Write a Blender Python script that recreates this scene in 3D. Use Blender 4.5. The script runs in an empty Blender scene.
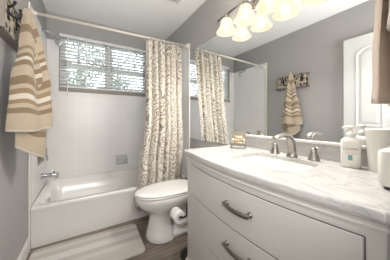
import bpy, bmesh, math, random
from mathutils import Vector, Matrix
random.seed(7)
R = math.radians
PI = math.pi
SC = bpy.context.scene
COL = SC.collection

# ------------------------------------------------------------------ camera
cam_d = bpy.data.cameras.new('camera')
cam = bpy.data.objects.new('camera', cam_d)
COL.objects.link(cam)
cam.location = (0.408, 0.0, 1.104)
cam.rotation_euler = (R(90), 0, -0.551)
cam_d.sensor_width = 36
cam_d.lens = 178.74 / 390 * 36
cam_d.shift_y = -(130 - 119.27) / 390
cam_d.clip_start = 0.02
SC.camera = cam

# ------------------------------------------------------------------ world: bright overcast sky
W_ = bpy.data.worlds.new('world')
SC.world = W_
W_.use_nodes = True
bg = W_.node_tree.nodes['Background']
bg.inputs['Color'].default_value = (0.93, 0.97, 1.0, 1)
bg.inputs['Strength'].default_value = 3.1

def area(name, loc, rot, sx, sy, energy, col):
    d = bpy.data.lights.new(name, 'AREA')
    d.shape = 'RECTANGLE'; d.size = sx; d.size_y = sy
    d.energy = energy; d.color = col
    o = bpy.data.objects.new(name, d); COL.objects.link(o)
    o.location = loc; o.rotation_euler = rot
    return o
# added fill lamp behind the camera, tilted up to brighten room and ceiling
area('hall_fill_light', (0.52, -0.50, 1.45), (R(132), 0, 0), 0.9, 1.0, 27, (1.0, 0.98, 0.96))

SC.view_settings.view_transform = 'Standard'
SC.view_settings.look = 'None'
SC.view_settings.exposure = 0.92
SC.view_settings.gamma = 1.0
SC.view_settings.use_curve_mapping = False

# ------------------------------------------------------------------ dimensions
WR = 1.567      # right wall (mirror wall)
YB = 2.832      # window wall
YT = 2.009      # tub apron / tile edge
HC = 2.44
CT = 0.878      # counter top height
YN = 0.07       # inner face of the doorway wall

# ------------------------------------------------------------------ materials
def mat(name, col, rough=0.5, metal=0.0, noise=None, bump=None, spec=0.5, coat=0.0, **kw):
    m = bpy.data.materials.new(name); m.use_nodes = True
    nt = m.node_tree; b = nt.nodes['Principled BSDF']
    b.inputs['Base Color'].default_value = (*col, 1)
    b.inputs['Roughness'].default_value = rough
    b.inputs['Metallic'].default_value = metal
    b.inputs['Specular IOR Level'].default_value = spec
    b.inputs['Coat Weight'].default_value = coat
    tc = nt.nodes.new('ShaderNodeTexCoord')
    if noise:   # (scale, other colour, detail)
        n = nt.nodes.new('ShaderNodeTexNoise'); n.inputs['Scale'].default_value = noise[0]
        n.inputs['Detail'].default_value = 4
        mx = nt.nodes.new('ShaderNodeMix'); mx.data_type = 'RGBA'
        mx.inputs['A'].default_value = (*col, 1); mx.inputs['B'].default_value = (*noise[1], 1)
        nt.links.new(tc.outputs['Object'], n.inputs['Vector'])
        nt.links.new(n.outputs['Fac'], mx.inputs['Factor'])
        nt.links.new(mx.outputs['Result'], b.inputs['Base Color'])
    if bump:    # (scale, strength, distance)
        n2 = nt.nodes.new('ShaderNodeTexNoise'); n2.inputs['Scale'].default_value = bump[0]
        n2.inputs['Detail'].default_value = 3
        bp = nt.nodes.new('ShaderNodeBump'); bp.inputs['Strength'].default_value = bump[1]
        bp.inputs['Distance'].default_value = bump[2]
        nt.links.new(tc.outputs['Object'], n2.inputs['Vector'])
        nt.links.new(n2.outputs['Fac'], bp.inputs['Height'])
        nt.links.new(bp.outputs['Normal'], b.inputs['Normal'])
    return m

def ramp(nt, stops, interp='LINEAR'):
    r = nt.nodes.new('ShaderNodeValToRGB'); cr = r.color_ramp; cr.interpolation = interp
    while len(cr.elements) < len(stops): cr.elements.new(0.5)
    for e, (p, c) in zip(cr.elements, stops):
        e.position = p; e.color = (*c, 1)
    return r

def math_node(nt, op, a, b=None):
    n = nt.nodes.new('ShaderNodeMath'); n.operation = op
    for i, v in enumerate((a, b)):
        if v is None: continue
        if isinstance(v, (int, float)): n.inputs[i].default_value = v
        else: nt.links.new(v, n.inputs[i])
    return n.outputs[0]

M = {}
M['wall'] = mat('wall_paint', (0.375, 0.366, 0.36), 0.55, noise=(3, (0.357, 0.348, 0.342)), bump=(160, 0.06, 0.002))
M['ceiling'] = mat('ceiling_paint', (0.92, 0.92, 0.92), 0.7, noise=(4, (0.90, 0.90, 0.90)), bump=(120, 0.1, 0.002))
M['trim'] = mat('white_trim_paint', (0.70, 0.69, 0.67), 0.35, noise=(6, (0.67, 0.66, 0.64)))
M['cabinet'] = mat('cabinet_paint', (0.65, 0.63, 0.605), 0.33, noise=(5, (0.63, 0.61, 0.585)))
M['door'] = mat('door_paint', (0.64, 0.64, 0.63), 0.35, noise=(5, (0.62, 0.62, 0.61)))
M['porcelain'] = mat('porcelain', (0.78, 0.765, 0.74), 0.12, coat=0.3, noise=(5, (0.76, 0.745, 0.72)))
M['tub'] = mat('tub_enamel', (0.79, 0.775, 0.745), 0.18, coat=0.2, noise=(4, (0.77, 0.755, 0.725)))
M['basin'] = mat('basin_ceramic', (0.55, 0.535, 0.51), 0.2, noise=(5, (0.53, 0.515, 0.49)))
M['nickel'] = mat('brushed_nickel', (0.40, 0.375, 0.345), 0.34, 1.0, noise=(90, (0.34, 0.32, 0.295)))
M['pewter'] = mat('dark_pewter', (0.30, 0.27, 0.24), 0.36, 1.0, noise=(60, (0.24, 0.22, 0.20)))
M['chrome'] = mat('chrome', (0.60, 0.61, 0.63), 0.08, 1.0, noise=(30, (0.55, 0.56, 0.58)))
M['black'] = mat('black_metal', (0.012, 0.011, 0.011), 0.4, 0.3, noise=(40, (0.02, 0.018, 0.017)))
M['mirror'] = mat('mirror_silver', (0.90, 0.92, 0.92), 0.0, 1.0)
M['mirror_edge'] = mat('mirror_edge', (0.62, 0.68, 0.68), 0.2, noise=(30, (0.56, 0.62, 0.62)))
M['plastic'] = mat('white_plastic', (0.78, 0.755, 0.71), 0.35, noise=(8, (0.76, 0.735, 0.69)))
M['slat'] = mat('blind_slat', (0.78, 0.79, 0.80), 0.45, noise=(8, (0.74, 0.75, 0.76)))
M['sill'] = mat('sill_paint', (0.30, 0.265, 0.225), 0.5, noise=(6, (0.27, 0.24, 0.205)))
M['paper'] = mat('tissue_paper', (0.85, 0.83, 0.80), 0.9, noise=(20, (0.82, 0.80, 0.77)), bump=(80, 0.2, 0.002))
M['grey_ceramic'] = mat('grey_ceramic', (0.60, 0.59, 0.57), 0.25, noise=(8, (0.57, 0.56, 0.54)))
M['rod'] = mat('rod_enamel', (0.66, 0.62, 0.55), 0.35, noise=(8, (0.63, 0.59, 0.52)))
M['teal'] = mat('label_teal', (0.13, 0.33, 0.33), 0.6, noise=(300, (0.25, 0.45, 0.42)))
M['ink'] = mat('label_ink', (0.09, 0.09, 0.10), 0.6, noise=(50, (0.12, 0.12, 0.13)))
M['ink_red'] = mat('label_fine_print', (0.62, 0.50, 0.45), 0.6, noise=(60, (0.66, 0.55, 0.5)))
M['shellA'] = mat('shell_cream', (0.80, 0.70, 0.52), 0.4, noise=(40, (0.62, 0.45, 0.25)), bump=(60, 0.4, 0.004))
M['shellB'] = mat('shell_white', (0.85, 0.80, 0.70), 0.4, noise=(50, (0.70, 0.60, 0.45)), bump=(60, 0.4, 0.004))
M['shellC'] = mat('shell_brown', (0.42, 0.26, 0.13), 0.4, noise=(60, (0.65, 0.48, 0.28)), bump=(60, 0.4, 0.004))
M['bark'] = mat('bark', (0.10, 0.075, 0.055), 0.9, noise=(12, (0.16, 0.13, 0.10)), bump=(20, 0.6, 0.03))
M['leafA'] = mat('leaf_green', (0.075, 0.11, 0.085), 0.6, noise=(1.5, (0.14, 0.18, 0.155)))
M['leafB'] = mat('leaf_grey_green', (0.09, 0.12, 0.105), 0.6, noise=(1.5, (0.16, 0.195, 0.18)))
M['taupe_panel'] = mat('taupe_panel', (0.36, 0.31, 0.25), 0.5, noise=(90, (0.28, 0.24, 0.19)))
M['lawn'] = mat('lawn_grass', (0.10, 0.16, 0.06), 0.9, noise=(3, (0.16, 0.2, 0.09)), bump=(40, 0.5, 0.03))
M['siding'] = mat('exterior_siding', (0.55, 0.54, 0.52), 0.7, noise=(6, (0.50, 0.49, 0.47)))
M['vent'] = mat('vent_plastic', (0.70, 0.69, 0.66), 0.5, noise=(8, (0.66, 0.65, 0.62)))
M['dark_gap'] = mat('dark_gap', (0.13, 0.125, 0.12), 0.8, noise=(20, (0.14, 0.135, 0.13)))

def glass_mat():
    m = bpy.data.materials.new('window_glass'); m.use_nodes = True
    nt = m.node_tree; b = nt.nodes['Principled BSDF']; out = nt.nodes['Material Output']
    b.inputs['Roughness'].default_value = 0.02
    b.inputs['Base Color'].default_value = (0.9, 0.95, 0.95, 1)
    t = nt.nodes.new('ShaderNodeBsdfTransparent'); t.inputs['Color'].default_value = (0.95, 0.97, 0.97, 1)
    mx = nt.nodes.new('ShaderNodeMixShader'); f = nt.nodes.new('ShaderNodeFresnel'); f.inputs['IOR'].default_value = 1.45
    nt.links.new(f.outputs[0], mx.inputs[0]); nt.links.new(t.outputs[0], mx.inputs[1]); nt.links.new(b.outputs[0], mx.inputs[2])
    nt.links.new(mx.outputs[0], out.inputs[0])
    return m
M['glass'] = glass_mat()

def shade_mat():
    m = bpy.data.materials.new('lit_alabaster_glass'); m.use_nodes = True
    nt = m.node_tree; b = nt.nodes['Principled BSDF']
    tc = nt.nodes.new('ShaderNodeTexCoord')
    n = nt.nodes.new('ShaderNodeTexNoise'); n.inputs['Scale'].default_value = 14; n.inputs['Detail'].default_value = 3
    r = ramp(nt, [(0.3, (1.0, 0.81, 0.56)), (0.65, (1.0, 0.91, 0.76))])
    nt.links.new(tc.outputs['Object'], n.inputs['Vector']); nt.links.new(n.outputs['Fac'], r.inputs[0])
    nt.nodes.remove(b); b = nt.nodes.new('ShaderNodeEmission')
    nt.links.new(r.outputs[0], b.inputs['Color']); b.inputs['Strength'].default_value = 0.70
    t = nt.nodes.new('ShaderNodeBsdfTransparent'); t.inputs['Color'].default_value = (1.0, 0.95, 0.86, 1)
    mx = nt.nodes.new('ShaderNodeMixShader'); mx.inputs[0].default_value = 0.38
    nt.links.new(b.outputs[0], mx.inputs[1]); nt.links.new(t.outputs[0], mx.inputs[2])
    nt.links.new(mx.outputs[0], nt.nodes['Material Output'].inputs[0])
    return m
M['shade'] = shade_mat()

def bulb_mat():
    m = bpy.data.materials.new('lit_bulb'); m.use_nodes = True
    b = m.node_tree.nodes['Principled BSDF']
    b.inputs['Emission Color'].default_value = (1.0, 0.85, 0.62, 1)
    b.inputs['Emission Strength'].default_value = 1.0
    return m
M['bulb'] = bulb_mat()

def tile_mat(name, axis):
    m = bpy.data.materials.new(name); m.use_nodes = True
    nt = m.node_tree; b = nt.nodes['Principled BSDF']
    tc = nt.nodes.new('ShaderNodeTexCoord'); sp = nt.nodes.new('ShaderNodeSeparateXYZ'); cb = nt.nodes.new('ShaderNodeCombineXYZ')
    nt.links.new(tc.outputs['Object'], sp.inputs[0])
    nt.links.new(sp.outputs[axis], cb.inputs[0]); nt.links.new(sp.outputs[2], cb.inputs[1])
    br = nt.nodes.new('ShaderNodeTexBrick'); br.offset = 0.0; br.squash = 1.0
    br.inputs['Color1'].default_value = (0.80, 0.79, 0.78, 1); br.inputs['Color2'].default_value = (0.78, 0.77, 0.76, 1)
    br.inputs['Mortar'].default_value = (0.86, 0.85, 0.84, 1)
    br.inputs['Scale'].default_value = 1.0; br.inputs['Brick Width'].default_value = 0.1525; br.inputs['Row Height'].default_value = 0.1525
    br.inputs['Mortar Size'].default_value = 0.0028; br.inputs['Mortar Smooth'].default_value = 0.3
    nt.links.new(cb.outputs[0], br.inputs['Vector']); nt.links.new(br.outputs['Color'], b.inputs['Base Color'])
    bp = nt.nodes.new('ShaderNodeBump'); bp.invert = True; bp.inputs['Strength'].default_value = 0.25; bp.inputs['Distance'].default_value = 0.0015
    nt.links.new(br.outputs['Fac'], bp.inputs['Height']); nt.links.new(bp.outputs['Normal'], b.inputs['Normal'])
    b.inputs['Roughness'].default_value = 0.32; b.inputs['Specular IOR Level'].default_value = 0.35
    return m
M['tileX'] = tile_mat('tile_back', 0)
M['tileY'] = tile_mat('tile_side', 1)
M['bullnose'] = mat('bullnose_tile', (0.76, 0.74, 0.70), 0.18, noise=(6, (0.73, 0.71, 0.67)))

def floor_mat():
    m = bpy.data.materials.new('plank_floor'); m.use_nodes = True
    nt = m.node_tree; b = nt.nodes['Principled BSDF']
    tc = nt.nodes.new('ShaderNodeTexCoord')
    br = nt.nodes.new('ShaderNodeTexBrick'); br.offset = 0.4
    br.inputs['Scale'].default_value = 1; br.inputs['Brick Width'].default_value = 1.1; br.inputs['Row Height'].default_value = 0.15
    br.inputs['Mortar Size'].default_value = 0.0015
    br.inputs['Color1'].default_value = (0.8, 0.8, 0.8, 1); br.inputs['Color2'].default_value = (1.15, 1.12, 1.08, 1)
    br.inputs['Mortar'].default_value = (0.4, 0.38, 0.36, 1)
    nt.links.new(tc.outputs['Object'], br.inputs['Vector'])
    mp = nt.nodes.new('ShaderNodeMapping'); mp.inputs['Scale'].default_value = (2.2, 26, 1)
    nt.links.new(tc.outputs['Object'], mp.inputs['Vector'])
    n = nt.nodes.new('ShaderNodeTexNoise'); n.inputs['Scale'].default_value = 1.6; n.inputs['Detail'].default_value = 6; n.inputs['Distortion'].default_value = 0.6
    nt.links.new(mp.outputs[0], n.inputs['Vector'])
    r = ramp(nt, [(0.3, (0.085, 0.068, 0.054)), (0.5, (0.17, 0.138, 0.112)), (0.7, (0.27, 0.225, 0.185))])
    nt.links.new(n.outputs['Fac'], r.inputs[0])
    mx = nt.nodes.new('ShaderNodeMix'); mx.data_type = 'RGBA'; mx.blend_type = 'MULTIPLY'; mx.inputs['Factor'].default_value = 1
    nt.links.new(r.outputs[0], mx.inputs['A']); nt.links.new(br.outputs['Color'], mx.inputs['B'])
    nt.links.new(mx.outputs['Result'], b.inputs['Base Color'])
    b.inputs['Roughness'].default_value = 0.42
    bp = nt.nodes.new('ShaderNodeBump'); bp.inputs['Strength'].default_value = 0.15; bp.inputs['Distance'].default_value = 0.002
    nt.links.new(n.outputs['Fac'], bp.inputs['Height']); nt.links.new(bp.outputs['Normal'], b.inputs['Normal'])
    return m
M['floor'] = floor_mat()

def marble_mat(name, base, vein, mid):
    m = bpy.data.materials.new(name); m.use_nodes = True
    nt = m.node_tree; b = nt.nodes['Principled BSDF']
    tc = nt.nodes.new('ShaderNodeTexCoord')
    mp = nt.nodes.new('ShaderNodeMapping'); mp.inputs['Rotation'].default_value = (0.2, 0.3, R(10)); mp.inputs['Scale'].default_value = (3.0, 0.9, 2.0)
    nt.links.new(tc.outputs['Object'], mp.inputs['Vector'])
    n = nt.nodes.new('ShaderNodeTexNoise'); n.inputs['Scale'].default_value = 3.4; n.inputs['Detail'].default_value = 8
    n.inputs['Roughness'].default_value = 0.62; n.inputs['Distortion'].default_value = 1.3
    nt.links.new(mp.outputs[0], n.inputs['Vector'])
    r = ramp(nt, [(0.34, mid), (0.44, base), (0.485, base), (0.505, vein), (0.53, base), (0.62, base), (0.75, mid)])
    nt.links.new(n.outputs['Fac'], r.inputs[0]); nt.links.new(r.outputs[0], b.inputs['Base Color'])
    b.inputs['Roughness'].default_value = 0.14
    return m
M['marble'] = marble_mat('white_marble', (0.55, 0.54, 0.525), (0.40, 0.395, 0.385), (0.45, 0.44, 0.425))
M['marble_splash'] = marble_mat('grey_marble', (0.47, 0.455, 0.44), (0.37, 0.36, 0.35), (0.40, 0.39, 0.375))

def stripe_mat(name, stops, rep=1.0, weave=220, rough=0.95, dark=(0.84, 0.81, 0.77)):
    """cloth woven in bands along v, with a waffle weave"""
    m = bpy.data.materials.new(name); m.use_nodes = True
    nt = m.node_tree; b = nt.nodes['Principled BSDF']
    tc = nt.nodes.new('ShaderNodeTexCoord'); sp = nt.nodes.new('ShaderNodeSeparateXYZ')
    nt.links.new(tc.outputs['UV'], sp.inputs[0])
    r = ramp(nt, stops, 'CONSTANT')
    v = sp.outputs[1]
    nt.links.new(v, r.inputs[0])
    ck = nt.nodes.new('ShaderNodeTexChecker'); ck.inputs['Scale'].default_value = weave
    ck.inputs['Color1'].default_value = (1, 1, 1, 1); ck.inputs['Color2'].default_value = (*dark, 1)
    nt.links.new(tc.outputs['UV'], ck.inputs['Vector'])
    mx = nt.nodes.new('ShaderNodeMix'); mx.data_type = 'RGBA'; mx.blend_type = 'MULTIPLY'; mx.inputs['Factor'].default_value = 0.8
    nt.links.new(r.outputs[0], mx.inputs['A']); nt.links.new(ck.outputs['Color'], mx.inputs['B'])
    nt.links.new(mx.outputs['Result'], b.inputs['Base Color'])
    b.inputs['Roughness'].default_value = rough; b.inputs['Sheen Weight'].default_value = 0.3
    bp = nt.nodes.new('ShaderNodeBump'); bp.inputs['Strength'].default_value = 0.4; bp.inputs['Distance'].default_value = 0.003
    nt.links.new(ck.outputs['Fac'], bp.inputs['Height']); nt.links.new(bp.outputs['Normal'], b.inputs['Normal'])
    return m
CRE, TAN, BRN, WHT = (0.38, 0.315, 0.235), (0.235, 0.17, 0.10), (0.195, 0.14, 0.083), (0.52, 0.475, 0.41)
M['towel'] = stripe_mat('striped_towel', [(0, CRE), (0.16, BRN), (0.23, CRE), (0.345, TAN), (0.372, CRE), (0.41, BRN), (0.44, WHT), (0.465, BRN), (0.51, CRE), (0.59, BRN), (0.655, CRE),
    (0.685, TAN), (0.725, WHT), (0.765, TAN), (0.795, CRE), (0.827, BRN), (0.866, CRE), (0.982, WHT)], weave=110)
M['towel_plain'] = mat('taupe_towel', (0.82, 0.69, 0.57), 0.95, noise=(8, (0.76, 0.63, 0.515)), bump=(260, 0.6, 0.004))
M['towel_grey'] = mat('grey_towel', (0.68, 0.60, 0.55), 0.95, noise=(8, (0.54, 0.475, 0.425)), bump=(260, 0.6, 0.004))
M['fringe'] = mat('towel_hem', (0.74, 0.68, 0.58), 0.95, noise=(60, (0.68, 0.62, 0.52)))
M['mat'] = stripe_mat('bath_mat_pile', [(0, (0.472, 0.443, 0.413)), (0.20, (0.519, 0.490, 0.460)), (0.30, (0.614, 0.590, 0.560)), (0.40, (0.507, 0.478, 0.448)), (0.52, (0.684, 0.667, 0.643)), (0.68, (0.531, 0.501, 0.472)), (0.80, (0.625, 0.602, 0.572)), (0.9, (0.496, 0.466, 0.437))], weave=64, dark=(0.70, 0.66, 0.62))

def curtain_mat():
    m = bpy.data.materials.new('scroll_print_curtain'); m.use_nodes = True
    nt = m.node_tree; b = nt.nodes['Principled BSDF']
    tc = nt.nodes.new('ShaderNodeTexCoord')
    mp = nt.nodes.new('ShaderNodeMapping'); mp.inputs['Scale'].default_value = (1, 1, 1)
    nt.links.new(tc.outputs['UV'], mp.inputs['Vector'])
    nz = nt.nodes.new('ShaderNodeTexNoise'); nz.inputs['Scale'].default_value = 7; nz.inputs['Detail'].default_value = 2
    nt.links.new(mp.outputs[0], nz.inputs['Vector'])
    vm = nt.nodes.new('ShaderNodeVectorMath'); vm.operation = 'SCALE'; vm.inputs['Scale'].default_value = 0.16
    nt.links.new(nz.outputs['Color'], vm.inputs[0])
    ad = nt.nodes.new('ShaderNodeVectorMath'); ad.operation = 'ADD'
    nt.links.new(mp.outputs[0], ad.inputs[0]); nt.links.new(vm.outputs[0], ad.inputs[1])
    vo = nt.nodes.new('ShaderNodeTexVoronoi'); vo.inputs['Scale'].default_value = 5.5; vo.inputs['Randomness'].default_value = 0.8
    nt.links.new(ad.outputs[0], vo.inputs['Vector'])
    rings = math_node(nt, 'SINE', math_node(nt, 'MULTIPLY', vo.outputs['Distance'], 31.0))
    r1 = ramp(nt, [(0.0, (0, 0, 0)), (0.62, (0, 0, 0)), (0.9, (1, 1, 1))])
    nt.links.new(math_node(nt, 'MULTIPLY_ADD', rings, 0.5), r1.inputs[0])
    r1.inputs[0].links[0].from_node.inputs[2].default_value = 0.5
    n2 = nt.nodes.new('ShaderNodeTexNoise'); n2.inputs['Scale'].default_value = 30; n2.inputs['Detail'].default_value = 3
    nt.links.new(mp.outputs[0], n2.inputs['Vector'])
    r2 = ramp(nt, [(0.50, (0, 0, 0)), (0.58, (1, 1, 1))]); nt.links.new(n2.outputs['Fac'], r2.inputs[0])
    n3 = nt.nodes.new('ShaderNodeTexNoise'); n3.inputs['Scale'].default_value = 4.5
    nt.links.new(mp.outputs[0], n3.inputs['Vector'])
    rc = ramp(nt, [(0.38, (0.11, 0.105, 0.10)), (0.52, (0.19, 0.155, 0.115)), (0.62, (0.27, 0.20, 0.12))]); nt.links.new(n3.outputs['Fac'], rc.inputs[0])
    # print thickened in upright bands, painting in the dark shade of the folds
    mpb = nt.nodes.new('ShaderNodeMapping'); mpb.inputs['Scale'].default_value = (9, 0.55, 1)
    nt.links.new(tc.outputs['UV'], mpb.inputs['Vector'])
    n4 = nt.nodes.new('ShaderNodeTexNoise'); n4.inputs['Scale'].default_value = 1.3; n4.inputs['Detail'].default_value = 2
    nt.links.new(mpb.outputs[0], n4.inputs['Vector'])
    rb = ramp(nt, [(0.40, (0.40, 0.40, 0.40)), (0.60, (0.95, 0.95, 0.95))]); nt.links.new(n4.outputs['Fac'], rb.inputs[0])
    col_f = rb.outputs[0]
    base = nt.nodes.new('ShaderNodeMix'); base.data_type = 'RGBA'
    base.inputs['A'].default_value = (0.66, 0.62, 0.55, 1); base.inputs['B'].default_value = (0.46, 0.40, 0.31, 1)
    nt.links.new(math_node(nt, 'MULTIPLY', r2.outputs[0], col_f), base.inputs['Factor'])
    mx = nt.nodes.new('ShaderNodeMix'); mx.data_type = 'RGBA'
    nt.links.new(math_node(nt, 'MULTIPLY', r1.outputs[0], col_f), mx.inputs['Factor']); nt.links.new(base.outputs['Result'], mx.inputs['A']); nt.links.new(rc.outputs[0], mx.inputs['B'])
    # plain white hem down the leading edge
    sp = nt.nodes.new('ShaderNodeSeparateXYZ'); nt.links.new(tc.outputs['UV'], sp.inputs[0])
    hem = math_node(nt, 'LESS_THAN', sp.outputs[0], 0.018)
    mh = nt.nodes.new('ShaderNodeMix'); mh.data_type = 'RGBA'; mh.inputs['B'].default_value = (0.74, 0.73, 0.71, 1)
    nt.links.new(hem, mh.inputs['Factor']); nt.links.new(mx.outputs['Result'], mh.inputs['A'])
    nt.links.new(mh.outputs['Result'], b.inputs['Base Color'])
    b.inputs['Roughness'].default_value = 0.8
    return m
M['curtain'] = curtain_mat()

def board_mat():
    m = bpy.data.materials.new('weathered_stamped_board'); m.use_nodes = True
    nt = m.node_tree; b = nt.nodes['Principled BSDF']
    tc = nt.nodes.new('ShaderNodeTexCoord')
    n = nt.nodes.new('ShaderNodeTexNoise'); n.inputs['Scale'].default_value = 24; n.inputs['Detail'].default_value = 3
    nt.links.new(tc.outputs['Object'], n.inputs['Vector'])
    r = ramp(nt, [(0.35, (0.33, 0.285, 0.225)), (0.6, (0.46, 0.41, 0.335))]); nt.links.new(n.outputs['Fac'], r.inputs[0])
    vo = nt.nodes.new('ShaderNodeTexVoronoi'); vo.inputs['Scale'].default_value = 26; vo.inputs['Randomness'].default_value = 0.7
    nt.links.new(tc.outputs['Object'], vo.inputs['Vector'])
    r2 = ramp(nt, [(0.36, (1, 1, 1)), (0.42, (0, 0, 0))]); nt.links.new(vo.outputs['Distance'], r2.inputs[0])
    mx = nt.nodes.new('ShaderNodeMix'); mx.data_type = 'RGBA'; mx.inputs['B'].default_value = (0.035, 0.03, 0.027, 1)
    nt.links.new(r2.outputs[0], mx.inputs['Factor']); nt.links.new(r.outputs[0], mx.inputs['A'])
    nt.links.new(mx.outputs['Result'], b.inputs['Base Color']); b.inputs['Roughness'].default_value = 0.7
    return m
M['board'] = board_mat()
M['board_frame'] = mat('grey_board_frame', (0.27, 0.235, 0.20), 0.5, noise=(20, (0.20, 0.175, 0.15)))

# ------------------------------------------------------------------ mesh helpers
def link(name, bm, m, parent=None, loc=None, smooth=False, bevel=0, weld=False):
    """one bmesh in world coordinates -> ONE object whose origin is put at loc (or under its parent)"""
    if weld: bmesh.ops.remove_doubles(bm, verts=bm.verts, dist=1e-5)
    bmesh.ops.recalc_face_normals(bm, faces=bm.faces)
    me = bpy.data.meshes.new(name); bm.to_mesh(me); bm.free()
    if isinstance(m, (list, tuple)):
        for x in m: me.materials.append(M[x])
    else: me.materials.append(M[m])
    if smooth:
        for p in me.polygons: p.use_smooth = True
    o = bpy.data.objects.new(name, me); COL.objects.link(o)
    if parent is not None:
        o.parent = parent
        off = Vector((0, 0, 0)); q = parent
        while q is not None: off += q.location; q = q.parent
        me.transform(Matrix.Translation(-off))
    elif loc is not None:
        me.transform(Matrix.Translation(-Vector(loc))); o.location = loc
    if bevel:
        b = o.modifiers.new('bevel', 'BEVEL'); b.width = bevel; b.segments = 2; b.limit_method = 'ANGLE'; b.angle_limit = R(40)
    return o

def tag(o, label=None, cat=None, group=None, kind=None):
    if label: o['label'] = label
    if cat: o['category'] = cat
    if group: o['group'] = group
    if kind: o['kind'] = kind
    return o

def thing(name, loc, label, cat, group=None, kind=None):
    o = bpy.data.objects.new(name, None); COL.objects.link(o); o.location = loc
    o.empty_display_size = 0.05
    return tag(o, label, cat, group, kind)

def box(bm, x0, x1, y0, y1, z0, z1):
    v = [bm.verts.new(p) for p in ((x0,y0,z0),(x1,y0,z0),(x1,y1,z0),(x0,y1,z0),(x0,y0,z1),(x1,y0,z1),(x1,y1,z1),(x0,y1,z1))]
    for f in ((0,3,2,1),(4,5,6,7),(0,1,5,4),(1,2,6,5),(2,3,7,6),(3,0,4,7)): bm.faces.new([v[i] for i in f])
    return v

def BX(*boxes):
    bm = bmesh.new()
    for b in boxes: box(bm, *b)
    return bm

def loft(bm, rings, cap0=True, cap1=True, closed=True):
    vs = [[bm.verts.new(p) for p in r] for r in rings]
    n = len(rings[0])
    for a, b in zip(vs, vs[1:]):
        for i in range(n if closed else n - 1):
            j = (i + 1) % n
            bm.faces.new((a[i], a[j], b[j], b[i]))
    if cap0: bm.faces.new(vs[0][::-1])
    if cap1: bm.faces.new(vs[-1])
    return vs

def tube(bm, pts, rad, n=12, cap=True):
    """tube swept along pts; rad a number or one per point"""
    pts = [Vector(p) for p in pts]
    if not isinstance(rad, (list, tuple)): rad = [rad] * len(pts)
    rings = []; up = None
    for i, p in enumerate(pts):
        t = (pts[min(i+1, len(pts)-1)] - pts[max(i-1, 0)]).normalized()
        if up is None:
            up = Vector((0, 0, 1)) if abs(t.z) < 0.9 else Vector((1, 0, 0))
        s = t.cross(up).normalized(); up = s.cross(t).normalized()
        rr = rad[i]
        ra, rb = rr if isinstance(rr, tuple) else (rr, rr)
        rings.append([p + s * ra * math.cos(2*PI*k/n) + up * rb * math.sin(2*PI*k/n) for k in range(n)])
    loft(bm, rings, cap, cap)

def lathe(bm, prof, c, axis='Z', n=24, cap0=True, cap1=True):
    rings = []
    for r, h in prof:
        ring = []
        for k in range(n):
            a = 2*PI*k/n; p, q = r*math.cos(a), r*math.sin(a)
            ring.append({'Z': (c[0]+p, c[1]+q, c[2]+h), 'Y': (c[0]+p, c[1]+h, c[2]+q), 'X': (c[0]+h, c[1]+p, c[2]+q)}[axis])
        rings.append(ring)
    loft(bm, rings, cap0, cap1)

def bez(p0, p1, p2, p3, n=10):
    p0, p1, p2, p3 = map(Vector, (p0, p1, p2, p3)); out = []
    for i in range(n + 1):
        t = i / n; s = 1 - t
        out.append(p0*s**3 + p1*3*s*s*t + p2*3*s*t*t + p3*t**3)
    return out

def sheet(bm, fn, nu, nv):
    """open cloth: fn(u, v) -> point; uv layer holds (u, v)"""
    uvl = bm.loops.layers.uv.verify()
    g = [[bm.verts.new(fn(i/nu, j/nv)) for i in range(nu+1)] for j in range(nv+1)]
    for j in range(nv):
        for i in range(nu):
            f = bm.faces.new((g[j][i], g[j][i+1], g[j+1][i+1], g[j+1][i]))
            for l, (a, b) in zip(f.loops, ((i, j), (i+1, j), (i+1, j+1), (i, j+1))):
                l[uvl].uv = (a/nu, b/nv)
    return g

def lerp_tab(tab, x):
    for (a, va), (b, vb) in zip(tab, tab[1:]):
        if (a <= x <= b) or (a >= x >= b):
            t = (x - a) / (b - a); t = t*t*(3-2*t)
            return va + (vb - va) * t
    return tab[-1][1] if abs(x - tab[-1][0]) < abs(x - tab[0][0]) else tab[0][1]

def structure(name, bm, m, **k):
    return tag(link(name, bm, m, **k), kind='structure')

# ------------------------------------------------------------------ the room
DX0, DX1 = 0.06, 0.97        # doorway
structure('floor', BX((-0.12, WR+0.12, YN-0.11, YB+0.02, -0.1, 0), (-0.52, 1.82, -1.72, YN-0.11, -0.1, 0)), 'floor')
structure('ceiling', BX((-0.12, WR+0.12, YN-0.11, YB+0.12, HC, HC+0.1), (-0.52, 1.82, -1.72, YN-0.11, HC, HC+0.1)), 'ceiling')
structure('wall_left', BX((-0.12, 0, YN, YB+0.12, 0, HC)), 'wall')
structure('wall_right', BX((WR, WR+0.12, YN, YB+0.12, 0, HC)), 'wall')
WX0, WX1, WZ0, WZ1 = 0.125, 1.272, 1.463, 2.205
structure('wall_back', BX((0, WR, YB, YB+0.12, 0, WZ0), (0, WR, YB, YB+0.12, WZ1, HC), (0, WX0, YB, YB+0.12, WZ0, WZ1), (WX1, WR, YB, YB+0.12, WZ0, WZ1)), 'wall')
structure('wall_front', BX((-0.12, DX0, YN-0.11, YN, 0, HC), (DX1, WR+0.12, YN-0.11, YN, 0, HC), (DX0, DX1, YN-0.11, YN, 2.06, HC)), 'wall')
structure('wall_sky_block', BX((-0.52, 1.82, -1.72, -1.6, 0, HC), (-0.52, -0.40, -1.6, YN-0.11, 0, HC), (1.70, 1.82, -1.6, YN-0.11, 0, HC), (-0.40, -0.12, YN-0.11, YN-0.05, 0, HC)), 'wall')  # hall walls out of view, added to keep sky light out of the doorway
structure('baseboard_left', BX((0, 0.014, 0.95, YT-0.002, 0, 0.105), (0, 0.009, 0.95, YT-0.002, 0.105, 0.122)), 'trim', bevel=0.003)
structure('baseboard_right', BX((WR-0.014, WR, 1.20, YT-0.002, 0, 0.105), (WR-0.009, WR, 1.20, YT-0.002, 0.105, 0.122)), 'trim', bevel=0.003)

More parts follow.
